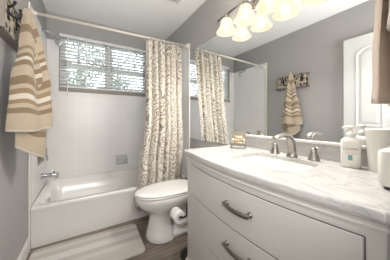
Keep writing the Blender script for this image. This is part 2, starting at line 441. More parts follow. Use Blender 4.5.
# tile surround of the tub alcove
ZT = 2.094
structure('trim_1', BX((0.010, WX0, YB-0.010, YB, 0.33, ZT), (WX1, WR-0.010, YB-0.010, YB, 0.33, ZT), (WX0, WX1, YB-0.010, YB, 0.33, WZ0-0.002)), 'tileX')
structure('trim_2', BX((0, 0.010, YT+0.05, YB, 0.33, ZT)), 'tileY')
structure('trim_3', BX((WR-0.010, WR, YT+0.05, YB, 0.33, ZT)), 'tileY')
structure('trim_4', BX((0, 0.013, YT-0.004, YT+0.05, 0.0, ZT)), 'bullnose', bevel=0.005)
structure('trim_5', BX((WR-0.013, WR, YT-0.004, YT+0.05, 0.0, ZT)), 'bullnose', bevel=0.005)

# window: sill, frame, sashes, glass
win = tag(link('window_1', BX((WX0, WX0+0.04, YB+0.055, YB+0.11, WZ0, WZ1), (WX1-0.04, WX1, YB+0.055, YB+0.11, WZ0, WZ1),
      (WX0, WX1, YB+0.055, YB+0.11, WZ1-0.04, WZ1), (WX0, WX1, YB+0.055, YB+0.11, WZ0, WZ0+0.04), (0.675, 0.725, YB+0.05, YB+0.11, WZ0, WZ1)), 'trim', loc=((WX0+WX1)/2, YB+0.08, WZ0), bevel=0.003), kind='structure')
for xa, xb in ((WX0+0.04, 0.675), (0.725, WX1-0.04)):
    mid = 1.83
    link('sash', BX((xa, xb, YB+0.06, YB+0.09, mid-0.026, mid+0.026), (xa, xa+0.025, YB+0.06, YB+0.09, WZ0+0.04, WZ1-0.04), (xb-0.025, xb, YB+0.06, YB+0.09, WZ0+0.04, WZ1-0.04),
        (xa, xb, YB+0.06, YB+0.09, WZ0+0.04, WZ0+0.07), (xa, xb, YB+0.06, YB+0.09, WZ1-0.07, WZ1-0.04)), 'trim', win)
    link('pane', BX((xa+0.02, xb-0.02, YB+0.073, YB+0.077, WZ0+0.05, WZ1-0.05)), 'glass', win)
structure('trim_6', BX((WX0, WX1, YB-0.022, YB+0.055, WZ0-0.002, WZ0+0.050)), 'sill', bevel=0.004)

# open panel door folded back against the left wall
DY0, DY1 = 0.12, 0.895
door = tag(link('door_1', BX((0.035, 0.070, DY0, DY1, 0.012, 2.045)), 'door', loc=(0.05, DY0, 0.012), bevel=0.002), kind='structure')
def panel(y0, y1, z0, z1, arch=0.0):
    """raised panel with a moulded rim on the room side of the door"""
    bm = bmesh.new()
    def out(ins, x):
        a0, a1, b0, b1 = y0+ins, y1-ins, z0+ins, z1-ins
        pts = [(x, a0, b0), (x, a1, b0)]
        for k in range(13):
            t = k/12; yy = a1 + (a0-a1)*t
            pts.append((x, yy, b1 + arch*(math.sin(PI*t) if arch else 0)))
        return pts
    loft(bm, [out(0, 0.070), out(0.004, 0.077), out(0.014, 0.077), out(0.022, 0.0715), out(0.034, 0.0715), out(0.055, 0.077)], False, True)
    return link('panel', bm, 'door', door)
ym = (DY0+DY1)/2
for a, b in ((DY0+0.11, ym-0.045), (ym+0.045, DY1-0.11)):
    panel(a, b, 0.22, 0.88); panel(a, b, 1.02, 1.86, 0.06)
bm = bmesh.new(); lathe(bm, [(0.030, 0), (0.030, 0.006), (0.010, 0.010), (0.010, 0.028), (0.024, 0.038), (0.027, 0.050), (0.018, 0.060), (0.002, 0.062)], (0.070, DY1-0.065, 0.95), 'X', 16)
link('knob', bm, 'nickel', door, smooth=True)
for z in (0.25, 1.05, 1.85):
    link('hinge', BX((0.028, 0.040, DY0-0.022, DY0, z-0.045, z+0.045)), 'nickel', door)

# ------------------------------------------------------------------ outside
structure('lawn', BX((-12, 12, YB+0.3, 22, -0.9, -0.6)), 'lawn')
def tree(x, y, h, r, leaf, nl, seed):
    rnd = random.Random(seed)
    t = thing('leafy_tree', (x, y, -0.6), 'leafy green tree outdoors seen hazily through the window blinds', 'tree', 'trees outside the window')
    bm = bmesh.new(); tube(bm, [(x, y, -0.6), (x+0.05, y, 1.2), (x-0.03, y+0.05, h*0.55), (x, y, h*0.9)], [0.16, 0.12, 0.08, 0.02], 8)
    for k in range(7):
        a = rnd.uniform(0, 2*PI); z0 = rnd.uniform(1.0, h*0.7)
        tube(bm, [(x, y, z0), (x+r*0.4*math.cos(a), y+r*0.4*math.sin(a), z0+0.5), (x+r*0.8*math.cos(a), y+r*0.8*math.sin(a), z0+0.9)], [0.05, 0.035, 0.012], 6)
    link('trunk', bm, 'bark', t)
    bm = bmesh.new()
    cl = []
    for k in range(26):
        a = rnd.uniform(0, 2*PI); q = r*math.sqrt(rnd.random())*0.85
        cl.append((x+q*math.cos(a), y+q*math.sin(a), rnd.uniform(0.6, h-0.4)))
    for k in range(nl):
        c = rnd.choice(cl)
        p = Vector((c[0]+rnd.gauss(0, 0.3), c[1]+rnd.gauss(0, 0.3), c[2]+rnd.gauss(0, 0.28)))
        d = Vector((rnd.gauss(0,1), rnd.gauss(0,1), rnd.gauss(0,1))).normalized()
        e = d.cross(Vector((rnd.gauss(0,1), rnd.gauss(0,1), rnd.gauss(0,1)))).normalized()
        s = rnd.uniform(0.05, 0.10)
        v = [bm.verts.new(p + d*s*a_ + e*s*0.5*b_) for a_, b_ in ((-1,0), (0,-1), (1,0), (0,1))]
        bm.faces.new(v)
    link('foliage', bm, leaf, t)
for i, (x, y, h, r) in enumerate([(-3.9, 8.6, 4.9, 1.7), (0.2, 8.4, 4.6, 1.7), (4.2, 8.8, 5.2, 1.7), (-1.9, 13.0, 6.2, 1.8), (2.3, 13.0, 5.8, 1.8), (6.6, 13.2, 6.2, 1.8)]):
    tree(x, y, h, r, 'leafA' if i % 2 else 'leafB', 2600, 20+i)

# ------------------------------------------------------------------ window blind
bl = thing('window_blind', ((WX0+WX1)/2, YB+0.025, WZ0+0.05), 'white horizontal slat blind with open slats filling the window above the tub', 'blind')
link('headrail', BX((WX0+0.004, WX1-0.004, YB+0.000, YB+0.050, WZ1-0.045, WZ1-0.003)), 'slat', bl, bevel=0.002)
nsl = 14
for i in range(nsl):
    z = WZ0+0.095 + i*(WZ1-0.075-(WZ0+0.095))/(nsl-1)
    a = R(-15); bm = bmesh.new(); prof = []
    for k in range(7):
        s = -1 + k/3; y = 0.024*s; dz = 0.0035*(1-s*s)
        prof.append((YB+0.026+y*math.cos(a), z+y*math.sin(a)+dz))
    ring = prof + [(y, zz-0.003) for y, zz in prof[::-1]]
    loft(bm, [[(x, y, zz) for y, zz in ring] for x in (WX0+0.008, WX1-0.008)])
    link('slat', bm, 'slat', bl)
link('bottom_rail', BX((WX0+0.008, WX1-0.008, YB+0.004, YB+0.048, WZ0+0.052, WZ0+0.074)), 'slat', bl, bevel=0.002)
for x in (WX0+0.10, 0.42, 0.70, 0.98, WX1-0.10):
    link('ladder_tape', BX((x-0.004, x+0.004, YB+0.0005, YB+0.0015, WZ0+0.07, WZ1-0.04)), 'slat', bl)
bm = bmesh.new(); tube(bm, [(0.215, YB-0.006, WZ1-0.03), (0.215, YB-0.027, 1.9), (0.215, YB-0.030, 1.40)], 0.0045, 8)
tag(link('wand', bm, 'plastic', bl), 'clear grey tilt wand')

# ------------------------------------------------------------------ bathtub
tub = thing('bathtub', (0.79, 2.41, 0), 'white alcove bathtub with a flat apron under the window', 'bathtub')
TX0, TX1, TY0, TY1, TZ = 0.0142, WR-0.0142, YT, YB-0.0115, 0.353
def rrect(x0, x1, y0, y1, r, z, n=6):
    pts = []
    for cx, cy, a0 in ((x1-r, y0+r, -90), (x1-r, y1-r, 0), (x0+r, y1-r, 90), (x0+r, y0+r, 180)):
        for k in range(n+1):
            a = R(a0 + 90*k/n); pts.append((cx+r*math.cos(a), cy+r*math.sin(a), z))
    return pts
bm = bmesh.new()
loft(bm, [rrect(TX0, TX1, TY0+0.02, TY1, 0.004, 0.0), rrect(TX0, TX1, TY0+0.016, TY1, 0.004, TZ-0.06), rrect(TX0, TX1, TY0+0.004, TY1, 0.005, TZ-0.035), rrect(TX0, TX1, TY0, TY1, 0.006, TZ-0.012),
          rrect(TX0+0.004, TX1-0.004, TY0+0.006, TY1-0.004, 0.008, TZ),
          rrect(TX0+0.030, TX1-0.08, TY0+0.058, TY1-0.045, 0.07, TZ), rrect(TX0+0.042, TX1-0.095, TY0+0.070, TY1-0.055, 0.07, TZ-0.012),
          rrect(TX0+0.085, TX1-0.19, TY0+0.095, TY1-0.080, 0.09, 0.19), rrect(TX0+0.13, TX1-0.30, TY0+0.125, TY1-0.115, 0.11, 0.085), rrect(TX0+0.21, TX1-0.38, TY0+0.19, TY1-0.18, 0.10, 0.065)], True, True)
link('tub_shell', bm, 'tub', tub, smooth=True, bevel=0)
tub.children[0].data.set_sharp_from_angle(angle=R(50))
bm = bmesh.new(); lathe(bm, [(0.032, 0), (0.032, 0.006), (0.026, 0.010), (0.002, 0.011)], (TX0+0.072, 2.40, 0.255), 'X', 16)
link('overflow_plate', bm, 'chrome', tub, smooth=True)
bm = bmesh.new(); lathe(bm, [(0.028, 0), (0.028, 0.004), (0.002, 0.006)], (TX0+0.34, 2.42, 0.0655), 'Z', 16)
link('drain', bm, 'chrome', tub, smooth=True)

# tub spout, valve, shower head on the left alcove wall
bm = bmesh.new()
lathe(bm, [(0.034, 0), (0.034, 0.008), (0.024, 0.014), (0.024, 0.05), (0.023, 0.12), (0.020, 0.142), (0.012, 0.150)], (0.010, 2.47, 0.50), 'X', 16)
lathe(bm, [(0.015, 0), (0.017, 0.03)], (0.138, 2.47, 0.462), 'Z', 12)
lathe(bm, [(0.006, 0), (0.006, 0.018), (0.009, 0.020), (0.009, 0.028), (0.002, 0.030)], (0.118, 2.47, 0.520), 'Z', 10)
sp = tag(link('tub_spout', bm, 'chrome', loc=(0.010, 2.47, 0.50), smooth=True), 'chrome tub spout on the tiled wall above the tub end', 'spout')
vt = thing('shower_valve', (0.010, 2.44, 0.78), 'round chrome shower valve half hidden behind the hanging striped towel', 'valve')
bm = bmesh.new(); lathe(bm, [(0.085, 0), (0.083, 0.006), (0.05, 0.014), (0.028, 0.018), (0.026, 0.05), (0.002, 0.054)], (0.010, 2.44, 0.78), 'X', 24); link('escutcheon', bm, 'chrome', vt, smooth=True)
bm = bmesh.new(); tube(bm, [(0.052, 2.44, 0.78), (0.060, 2.435, 0.72), (0.068, 2.43, 0.665)], [0.011, 0.009, 0.008], 10); link('lever', bm, 'chrome', vt, smooth=True)
sh = thing('shower_fixture', (0.010, 2.50, 2.07), 'chrome shower head on a bent arm high on the tiled wall', 'shower head')
bm = bmesh.new(); tube(bm, bez((0.010, 2.50, 2.07), (0.06, 2.50, 2.075), (0.09, 2.50, 2.06), (0.115, 2.50, 2.015), 8), 0.010, 10)
lathe(bm, [(0.028, 0), (0.026, 0.006), (0.012, 0.012)], (0.010, 2.50, 2.07), 'X', 14); link('shower_arm', bm, 'chrome', sh, smooth=True)
bm = bmesh.new(); dv = Vector((0.62, 0, -0.78)); p0 = Vector((0.112, 2.50, 2.02))
tube(bm, [p0, p0+dv*0.02, p0+dv*0.045, p0+dv*0.075, p0+dv*0.085], [0.013, 0.015, 0.028, 0.040, 0.038], 16); tag(link('spray_face', bm, 'chrome', sh, smooth=True), 'chrome bell spray head')

# soap dish on the window wall
sd = thing('soap_dish', (0.867, YB-0.010, 0.51), 'grey ceramic soap dish with a grab bar set in the tiled window wall', 'soap dish')
link('dish', BX((0.79, 0.945, YB-0.020, YB-0.010, 0.448, 0.575), (0.795, 0.94, YB-0.065, YB-0.012, 0.448, 0.464), (0.79, 0.802, YB-0.060, YB-0.012, 0.448, 0.53), (0.933, 0.945, YB-0.060, YB-0.012, 0.448, 0.53)), 'grey_ceramic', sd, bevel=0.004)
bm = bmesh.new(); tube(bm, [(0.795, YB-0.055, 0.53), (0.94, YB-0.055, 0.53)], 0.008, 10); link('grab_bar', bm, 'grey_ceramic', sd, smooth=True)

# ------------------------------------------------------------------ curtain rod and curtain
RY = 2.06
rod = thing('curtain_rod', (0.013, RY, 2.03), 'cream enamelled curtain rod spanning the front of the tub alcove', 'curtain rod')
bm = bmesh.new(); tube(bm, [(0.012, RY, 2.029), (WR-0.012, RY, 2.065)], 0.0125, 14); link('pole', bm, 'rod', rod, smooth=True)
for x, z, s in ((0.013, 2.029, 1), (WR-0.013, 2.065, -1)):
    bm = bmesh.new(); lathe(bm, [(0.034, 0), (0.034, 0.008*s), (0.020, 0.016*s), (0.018, 0.035*s)], (x, RY, z), 'X', 18); link('flange', bm, 'rod', rod, smooth=True)
NF = 6
def rodz(x): return 2.029 + (x-0.012)/(WR-0.024)*0.036
def curt(u, v):
    # v: 0 top, 1 bottom
    xl = lerp_tab([(0, 1.000), (0.45, 0.980), (0.78, 0.905), (1, 0.86)], v); xr = lerp_tab([(0, 1.445), (0.5, 1.42), (1, 1.405)], v)
    uu = u + 0.012*math.sin(9*u + 2*v)
    x = xl + (xr-xl)*u
    amp = 0.042*(0.75+0.25*math.sin(3.1*u+1))
    ph = 2*PI*NF*uu + 0.5*math.sin(2.2*v + 4*u)
    y = lerp_tab([(0, 2.052), (0.3, 2.015), (0.62, 1.962), (1, 1.955)], v) + amp*math.sin(ph)*(0.75 if v < 0.05 else 1) + 0.006*math.sin(2.6*ph+1)
    y = min(y, 2.085 - 0.09*min(1, v/0.5) if v < 0.5 else 1.996)
    x += 0.012*math.cos(ph)
    zt = rodz(x) - 0.028
    z = zt + (0.14 - zt)*v
    return (x, y, z)
bm = bmesh.new(); sheet(bm, curt, 210, 40)
uvl = bm.loops.layers.uv.verify()
for f in bm.faces:
    for l in f.loops:
        u, v = l[uvl].uv; l[uvl].uv = (u*1.25, (1-v)*1.9)
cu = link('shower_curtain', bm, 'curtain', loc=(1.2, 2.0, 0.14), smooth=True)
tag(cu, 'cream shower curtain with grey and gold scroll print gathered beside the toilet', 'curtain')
so = cu.modifiers.new('thick', 'SOLIDIFY'); so.thickness = 0.0025
for k in range(8):
    x = 1.0 + k*0.061
    bm = bmesh.new(); c = Vector((x, RY, rodz(x)-0.010))
    tube(bm, [c + Vector((0.004*math.sin(2*a), 0.028*math.sin(a), 0.028*math.cos(a))) for a in [2*PI*q/20 for q in range(21)]], 0.0025, 6, False)
    link('curtain_ring', bm, 'chrome', cu, smooth=True)

# ------------------------------------------------------------------ mirror
mir = thing('wall_mirror', (WR, 1.08, CT+0.0), 'large frameless wall mirror above the vanity and toilet', 'mirror')
MX = WR-0.006
link('mirror_backing', BX((MX+0.0006, WR-0.0003, 0.09, 2.060, 0.862, 1.968)), 'mirror_edge', mir)
bm = bmesh.new(); v = [bm.verts.new(p) for p in ((MX, 0.09, 0.862), (MX, 2.060, 0.862), (MX, 2.060, 1.968), (MX, 0.09, 1.968))]; bm.faces.new(v)
tag(link('mirror_glass', bm, 'mirror', mir), 'silvered reflecting glass')

# ------------------------------------------------------------------ vanity
V0, V1, VC = 0.105, 1.165, 0.6275      # along the wall
def bowx(y, mid, end):                 # bow front
    t = (y-VC)/((V1-V0)/2 - 0.05); t = max(-1, min(1, t))
    return mid + (end-mid)*t*t
van = thing('vanity_cabinet', (1.29, VC, 0), 'white bow-front bathroom vanity cabinet with three wide drawers', 'cabinet')
D0, D1 = 0.168, 1.062                  # drawer extent
XB = WR-0.016
def plan(mid, end, z, dy=0.0, n=18):
    """plan outline of the cabinet: bow between the canted corner posts"""
    a, b = D0-0.012, D1+0.012
    pts = [(bowx(a+(b-a)*k/n, mid, end), a+(b-a)*k/n, z) for k in range(n+1)]
    off = end - mid
    e0 = pts[0][0]; e1 = pts[-1][0]
    return [(XB, V0-dy, z), (e0+0.062, V0-dy, z), (e0+0.006, V0+0.024-dy, z)] + pts + [(e1+0.006, V1-0.024+dy, z), (e1+0.062, V1+dy, z), (XB, V1+dy, z)]
ZD = [0.165, 0.378, 0.594, 0.792]
FR, FE = 0.994, 1.046                  # frame front: middle, ends
bm = bmesh.new(); loft(bm, [plan(FR, FE, 0.10), plan(FR, FE, 0.800)], False, False)
link('cabinet_body', bm, 'cabinet', van)
bm = bmesh.new(); loft(bm, [plan(FR-0.010, FE-0.010, 0.0, 0.010), plan(FR-0.010, FE-0.010, 0.085, 0.010), plan(FR-0.003, FE-0.003, 0.098, 0.003), plan(FR, FE, 0.110)])
link('base_moulding', bm, 'cabinet', van)
bm = bmesh.new()
prof_ = [(0.000, 0.7985), (0.000, 0.818), (-0.005, 0.820), (-0.006, 0.825), (-0.002, 0.828), (-0.002, 0.832), (-0.005, 0.840), (-0.011, 0.847), (-0.012, 0.8555)]
loft(bm, [plan(FR+a, FE+a, z, -a*0.6) for a, z in prof_])
link('cornice_moulding', bm, 'cabinet', van)
def bowslab(bm, y0, y1, z0, z1, mid, end, th, n=18):
    rings = []
    for k in range(n+1):
        y = y0+(y1-y0)*k/n; x = bowx(y, mid, end)
        rings.append([(x+th, y, z0), (x, y, z0), (x, y, z1), (x+th, y, z1)])
    loft(bm, rings)
for i in range(3):
    bm = bmesh.new(); bowslab(bm, D0+0.003, D1-0.003, ZD[i]+0.003, ZD[i+1]-0.003, FR-0.005, FE-0.005, 0.0046)
    dr = link('drawer', bm, 'cabinet', van, bevel=0.0025)
    zc = (0.30, 0.512, 0.704)[i]; yc = 0.582; h = 0.072
    xf = bowx(yc, FR-0.005, FE-0.005)
    bm = bmesh.new()
    pts = [(bowx(yc+h, FR-0.005, FE-0.005)+0.0015-0.020, yc+h, zc)]
    for k in range(13):
        t = -1+k/6; pts.append((xf-0.021-0.011*(1-t*t), yc-h*0.94*t, zc))
    pts.append((bowx(yc-h, FR-0.005, FE-0.005)-0.0185, yc-h, zc))
    tube(bm, pts, [(0.006, 0.011)]*len(pts), 12)
    for s in (1, -1):
        xx = bowx(yc+s*h, FR-0.005, FE-0.005)
        lathe(bm, [(0.0125, 0.0005), (0.0125, -0.004), (0.008, -0.008), (0.0085, -0.018), (0.0105, -0.021), (0.009, -0.026)], (xx, yc+s*h*0.95, zc), 'X', 14)
    tag(link('handle', bm, 'pewter', dr, smooth=True), 'dark pewter bow handle')
# dark reveal lines between the drawers
bm = bmesh.new()
for z in ZD: bowslab(bm, D0, D1, z-0.0018, z+0.0018, FR-0.0012, FE-0.0012, 0.0010)
for y in (D0, D1): box(bm, bowx(y, FR, FE)-0.0013, bowx(y, FR, FE), y-0.0018, y+0.0018, ZD[0], ZD[3])
link('drawer_gap', bm, 'dark_gap', van)
# fluted inset on the canted corner posts
for s, y in ((1, V1), (-1, V0)):
    e = FE
    bm = bmesh.new()
    a = Vector((e+0.006, y-s*0.024, 0)); b_ = Vector((e+0.062, y, 0)); nrm = Vector((-(0.024), s*0.056, 0)).normalized()
    q0 = a.lerp(b_, 0.18); q1 = a.lerp(b_, 0.82)
    rings = []
    for z0 in (0.135, 0.775):
        rings.append([q0+nrm*0.0005+Vector((0,0,z0)), q0+nrm*0.004+Vector((0,0,z0)), q1+nrm*0.004+Vector((0,0,z0)), q1+nrm*0.0005+Vector((0,0,z0))])
    loft(bm, rings); link('post_panel', bm, 'cabinet', van, bevel=0.002)

# countertop with cut-out, backsplash, basin
top = thing('vanity_countertop', (1.29, VC, 0.856), 'white veined marble countertop with an undermount sink on the vanity', 'countertop')
SX, SY, SA, SB = 1.288, 0.625, 0.148, 0.200      # sink centre and half sizes
def sink_ring(a, b, z, n=48, e=4.5):
    pts = []
    for k in range(n):
        t = 2*PI*k/n; c, s = math.cos(t), math.sin(t)
        pts.append((SX + a*math.copysign(abs(c)**(2/e), c), SY + b*math.copysign(abs(s)**(2/e), s), z))
    return pts
bm = bmesh.new()
outer = [(XB+0.0, V0-0.016), (FE+0.030, V0-0.016), (FE-0.026, V0+0.020)]
n = 22
outer += [(bowx(D0+(D1-D0)*k/n, FR-0.018, FE-0.018), D0+(D1-D0)*k/n) for k in range(n+1)]
outer += [(FE-0.026, V1-0.020), (FE+0.030, V1+0.014), (XB, V1+0.014)]
def ringz(z, ins=0.0):
    cx, cy = 1.30, VC
    return [(x + (ins if x < cx else 0), y + (ins if y < VC else -ins)*(1 if abs(y-VC) > 0.45 else 0), z) for x, y in outer]
zb, zt = 0.856, CT
rings = [ringz(zb), ringz(zt-0.008), ringz(zt-0.003, 0.001), ringz(zt, 0.004)]
vo = loft(bm, rings, False, False)
inn_t = [bm.verts.new(p) for p in sink_ring(SA, SB, zt)]; inn_b = [bm.verts.new(p) for p in sink_ring(SA, SB, zb)]
k_ = len(inn_t)
for i in range(k_):
    bm.faces.new((inn_t[i], inn_t[(i+1)%k_], inn_b[(i+1)%k_], inn_b[i]))
bm.edges.ensure_lookup_table()
def fill(o, inn):
    ed = []
    for L in (o, inn):
        for i in range(len(L)):
            e = bm.edges.get((L[i], L[(i+1)%len(L)]))
            ed.append(e)
    bmesh.ops.triangle_fill(bm, use_beauty=True, use_dissolve=False, edges=ed)
fill(vo[-1], inn_t); fill(vo[0], inn_b)
link('slab', bm, 'marble', top)
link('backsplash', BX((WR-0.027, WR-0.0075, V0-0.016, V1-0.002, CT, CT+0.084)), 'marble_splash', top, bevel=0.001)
tag(link('backsplash_cap', BX((WR-0.029, WR-0.0075, V0-0.016, V1-0.002, CT+0.084, CT+0.099)), 'trim', top, bevel=0.003), 'white edge strip along the top of the backsplash')
bm = bmesh.new()
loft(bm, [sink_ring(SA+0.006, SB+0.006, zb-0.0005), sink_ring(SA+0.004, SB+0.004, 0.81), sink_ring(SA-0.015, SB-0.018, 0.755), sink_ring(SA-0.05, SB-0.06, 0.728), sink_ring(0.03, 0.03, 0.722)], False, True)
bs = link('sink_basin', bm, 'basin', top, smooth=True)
bm = bmesh.new(); lathe(bm, [(0.026, 0), (0.024, 0.003), (0.002, 0.004)], (SX, SY, 0.7225), 'Z', 18); link('drain', bm, 'nickel', bs, smooth=True)

# widespread faucet
fa = thing('sink_faucet', (1.465, 0.612, CT), 'brushed nickel widespread faucet with arched spout behind the sink', 'faucet')
bm = bmesh.new()
lathe(bm, [(0.031, 0), (0.030, 0.006), (0.025, 0.022), (0.022, 0.03)], (1.470, 0.612, CT), 'Z', 20)
pts = bez((1.470, 0.612, CT+0.02), (1.470, 0.612, CT+0.110), (1.440, 0.612, CT+0.140), (1.375, 0.612, CT+0.134), 12) + bez((1.375, 0.612, CT+0.134), (1.345, 0.612, CT+0.132), (1.322, 0.612, CT+0.128), (1.302, 0.612, CT+0.119), 6)[1:]
tube(bm, pts, [(0.024-0.007*i/len(pts), 0.023-0.016*i/len(pts)) for i in range(len(pts))], 16)
link('spout', bm, 'nickel', fa, smooth=True)
for y, s in ((0.733, 1), (0.497, -1)):
    bm = bmesh.new()
    lathe(bm, [(0.029, 0), (0.028, 0.005), (0.022, 0.026), (0.015, 0.048), (0.014, 0.052), (0.017, 0.056), (0.016, 0.064), (0.004, 0.069)], (1.482, y, CT), 'Z', 20)
    h_ = link('handle', bm, 'nickel', fa, smooth=True)
    bm = bmesh.new(); tube(bm, [(1.487, y, CT+0.064), (1.470, y+s*0.018, CT+0.072), (1.452, y+s*0.040, CT+0.073)], [(0.010, 0.007), (0.009, 0.006), (0.007, 0.004)], 12)
    link('lever', bm, 'nickel', h_, smooth=True)

# soap bottle with pump
SPX, SPY = 1.482, 0.336
sb = thing('soap_bottle', (SPX, SPY, CT), 'white pump bottle of hand soap standing beside the tall ribbed cup', 'soap bottle')
ang = math.atan2(-SPY, 0.408-SPX)          # label faces the doorway
fx = Vector((math.cos(ang), math.sin(ang), 0)); sx_ = Vector((-fx.y, fx.x, 0))
def SP(a, f, z): return Vector((SPX, SPY, CT)) + sx_*a + fx*f + Vector((0, 0, z))
def sring(a, f, z, e=3.2, n=32):
    out = []; a *= 0.88
    for k in range(n):
        t = 2*PI*k/n; c, s = math.cos(t), math.sin(t)
        out.append(SP(a*math.copysign(abs(c)**(2/e), c), f*math.copysign(abs(s)**(2/e), s), z))
    return out
bm = bmesh.new(); loft(bm, [sring(0.038, 0.022, 0), sring(0.0425, 0.0265, 0.004), sring(0.0425, 0.0265, 0.118), sring(0.041, 0.025, 0.126), sring(0.030, 0.020, 0.136, 2.6), sring(0.020, 0.017, 0.141, 2.2)])
link('bottle', bm, 'plastic', sb, smooth=True)
bm = bmesh.new(); lathe(bm, [(0.0185, 0.140), (0.0185, 0.158), (0.014, 0.166), (0.0065, 0.168), (0.0065, 0.186)], (SPX, SPY, CT), 'Z', 20)
rt = -sx_ if (-sx_).dot(Vector((0.852, -0.523, 0))) > 0 else sx_
g_ = -1 if rt.dot(sx_) > 0 else 1
tube(bm, [SP(-0.011*g_, 0, 0.190), SP(0.006*g_, 0, 0.190), SP(0.020*g_, 0, 0.189), SP(0.032*g_, 0, 0.185)], [(0.011, 0.007), (0.011, 0.007), (0.007, 0.005), (0.005, 0.004)], 12)
pm = link('pump', bm, 'plastic', sb, smooth=True)
def text(body, size, m, parent, orig, right, up, name):
    c = bpy.data.curves.new('t', 'FONT'); c.body = body; c.size = size; c.align_x = 'CENTER'; c.extrude = 0.0002
    o = bpy.data.objects.new('t', c); COL.objects.link(o)
    bpy.context.view_layer.update()
    dg = bpy.context.evaluated_depsgraph_get(); me = bpy.data.meshes.new_from_object(o.evaluated_get(dg))
    bpy.data.objects.remove(o)
    r, u = Vector(right), Vector(up); nn = r.cross(u)
    mt = Matrix((r, u, nn)).transposed().to_4x4(); mt.translation = orig
    me.transform(mt)
    bm = bmesh.new(); bm.from_mesh(me)
    return link(name, bm, m, parent)
rt = -sx_ if (-sx_).dot(Vector((0.852, -0.523, 0))) > 0 else sx_
def SPr(a, z): return Vector((SPX, SPY, CT)) + rt*a + fx*0.0268 + Vector((0, 0, z))
text('CALDREA', 0.0125, 'ink', sb, SPr(0.0, 0.084), rt, (0, 0, 1), 'lettering')
text('HAND SOAP', 0.0062, 'ink_red', sb, SPr(0.002, 0.075), rt, (0, 0, 1), 'lettering')
bm = bmesh.new()
def plate(bm, a0, a1, z0, z1):
    lo = [SPr(a, z) for a, z in ((a0, z0), (a1, z0), (a1, z1), (a0, z1))]
    loft(bm, [lo, [p+fx*0.0003 for p in lo]])
plate(bm, -0.010, 0.006, 0.036, 0.060); tag(link('label_picture', bm, 'teal', sb), 'small teal picture on the label')
bm = bmesh.new(); plate(bm, -0.024, 0.028, 0.0685, 0.0705); plate(bm, -0.020, 0.020, 0.0645, 0.0662); link('label_rule', bm, 'ink_red', sb)

# tall ribbed cup, box at the near end
cu_c = (1.490, 0.240)
bm = bmesh.new()
def rib(r, z, n=72): return [(cu_c[0]+(r+0.0012*math.sin(k*PI))*math.cos(2*PI*k/n) + (0.0008 if k % 3 == 0 else 0)*math.cos(2*PI*k/n), cu_c[1]+(r+(0.0012 if k % 3 == 0 else 0))*math.sin(2*PI*k/n), z) for k in range(n)]
loft(bm, [rib(0.033, CT), rib(0.034, CT+0.004), rib(0.045, CT+0.176), rib(0.047, CT+0.179), rib(0.047, CT+0.184), rib(0.043, CT+0.184), rib(0.031, CT+0.01)])
tag(link('tumbler', bm, 'plastic', loc=(*cu_c, CT), smooth=True), 'tall white tapered cup with fine ribs in the counter corner', 'cup')
bx_ = thing('storage_box', (1.285, 0.145, CT), 'white rounded box on black feet at the near end of the counter', 'box')
bm = bmesh.new()
loft(bm, [rrect(1.232, 1.345, 0.096, 0.180, 0.02, CT+0.008), rrect(1.226, 1.350, 0.092, 0.190, 0.022, CT+0.016), rrect(1.226, 1.350, 0.092, 0.190, 0.022, CT+0.120), rrect(1.230, 1.346, 0.095, 0.181, 0.022, CT+0.127), rrect(1.246, 1.330, 0.110, 0.166, 0.015, CT+0.128), rrect(1.250, 1.326, 0.114, 0.162, 0.014, CT+0.122)])
link('box_shell', bm, 'plastic', bx_, smooth=True); bx_.children[0].data.set_sharp_from_angle(angle=R(60))
for x, y in ((1.246, 0.112), (1.330, 0.112), (1.246, 0.166), (1.330, 0.166)):
    bm = bmesh.new(); lathe(bm, [(0.009, 0), (0.010, 0.0085)], (x, y, CT), 'Z', 12); link('foot', bm, 'black', bx_)

# metal tray of sea shells at the far corner of the counter
TCX, TCY = 1.425, 1.010
ta = R(62)
tr = thing('shell_holder', (TCX, TCY, CT), 'small metal stand with square back holding sea shells beside the backsplash end', 'shell holder')
tu = Vector((math.cos(ta-PI/2), math.sin(ta-PI/2), 0)); tn = Vector((-math.cos(ta), -math.sin(ta), 0))
tu = Vector((0.60, -0.80, 0)); tn = Vector((-0.80, -0.60, 0))
def TP(a, f, z): return Vector((TCX, TCY, CT)) + tu*a + tn*f + Vector((0, 0, z))
def tbox(bm, a0, a1, f0, f1, z0, z1):
    loft(bm, [[TP(a0,f0,z), TP(a1,f0,z), TP(a1,f1,z), TP(a0,f1,z)] for z in (z0, z1)])
bm = bmesh.new()
for a in (-0.052, 0.052):
    for f in (-0.020, 0.020):
        tbox(bm, a-0.003, a+0.003, f-0.003, f+0.003, 0, 0.030)
tbox(bm, -0.055, 0.055, -0.023, 0.023, 0.022, 0.028)
for f in (-0.022, 0.022): tbox(bm, -0.055, 0.055, f-0.002, f+0.002, 0.028, 0.040)
link('stand', bm, 'pewter', tr)
bm = bmesh.new(); tbox(bm, -0.054, 0.054, -0.024, -0.0205, 0.040, 0.130)
tag(link('back_panel', bm, 'taupe_panel', tr), 'square taupe back panel')
def shell(p, s, m, seed):
    rnd = random.Random(seed); bm = bmesh.new()
    bmesh.ops.create_uvsphere(bm, u_segments=14, v_segments=9, radius=s)
    for v in bm.verts:
        a = math.atan2(v.co.y, v.co.x); k = 1+0.10*math.cos(7*a)
        v.co.x *= k*1.15; v.co.y *= k; v.co.z *= 0.85
        if v.co.z > 0: v.co.z *= 1.15
    bm.transform(Matrix.Translation(p) @ Matrix.Rotation(rnd.uniform(0, 6), 4, 'X') @ Matrix.Rotation(rnd.uniform(0, 6), 4, 'Y'))
    tag(link('sea_shell', bm, m, loc=p, smooth=True), 'sea shell heaped on the small metal stand at the counter end', 'shell', 'shells in the metal stand')
k = 0
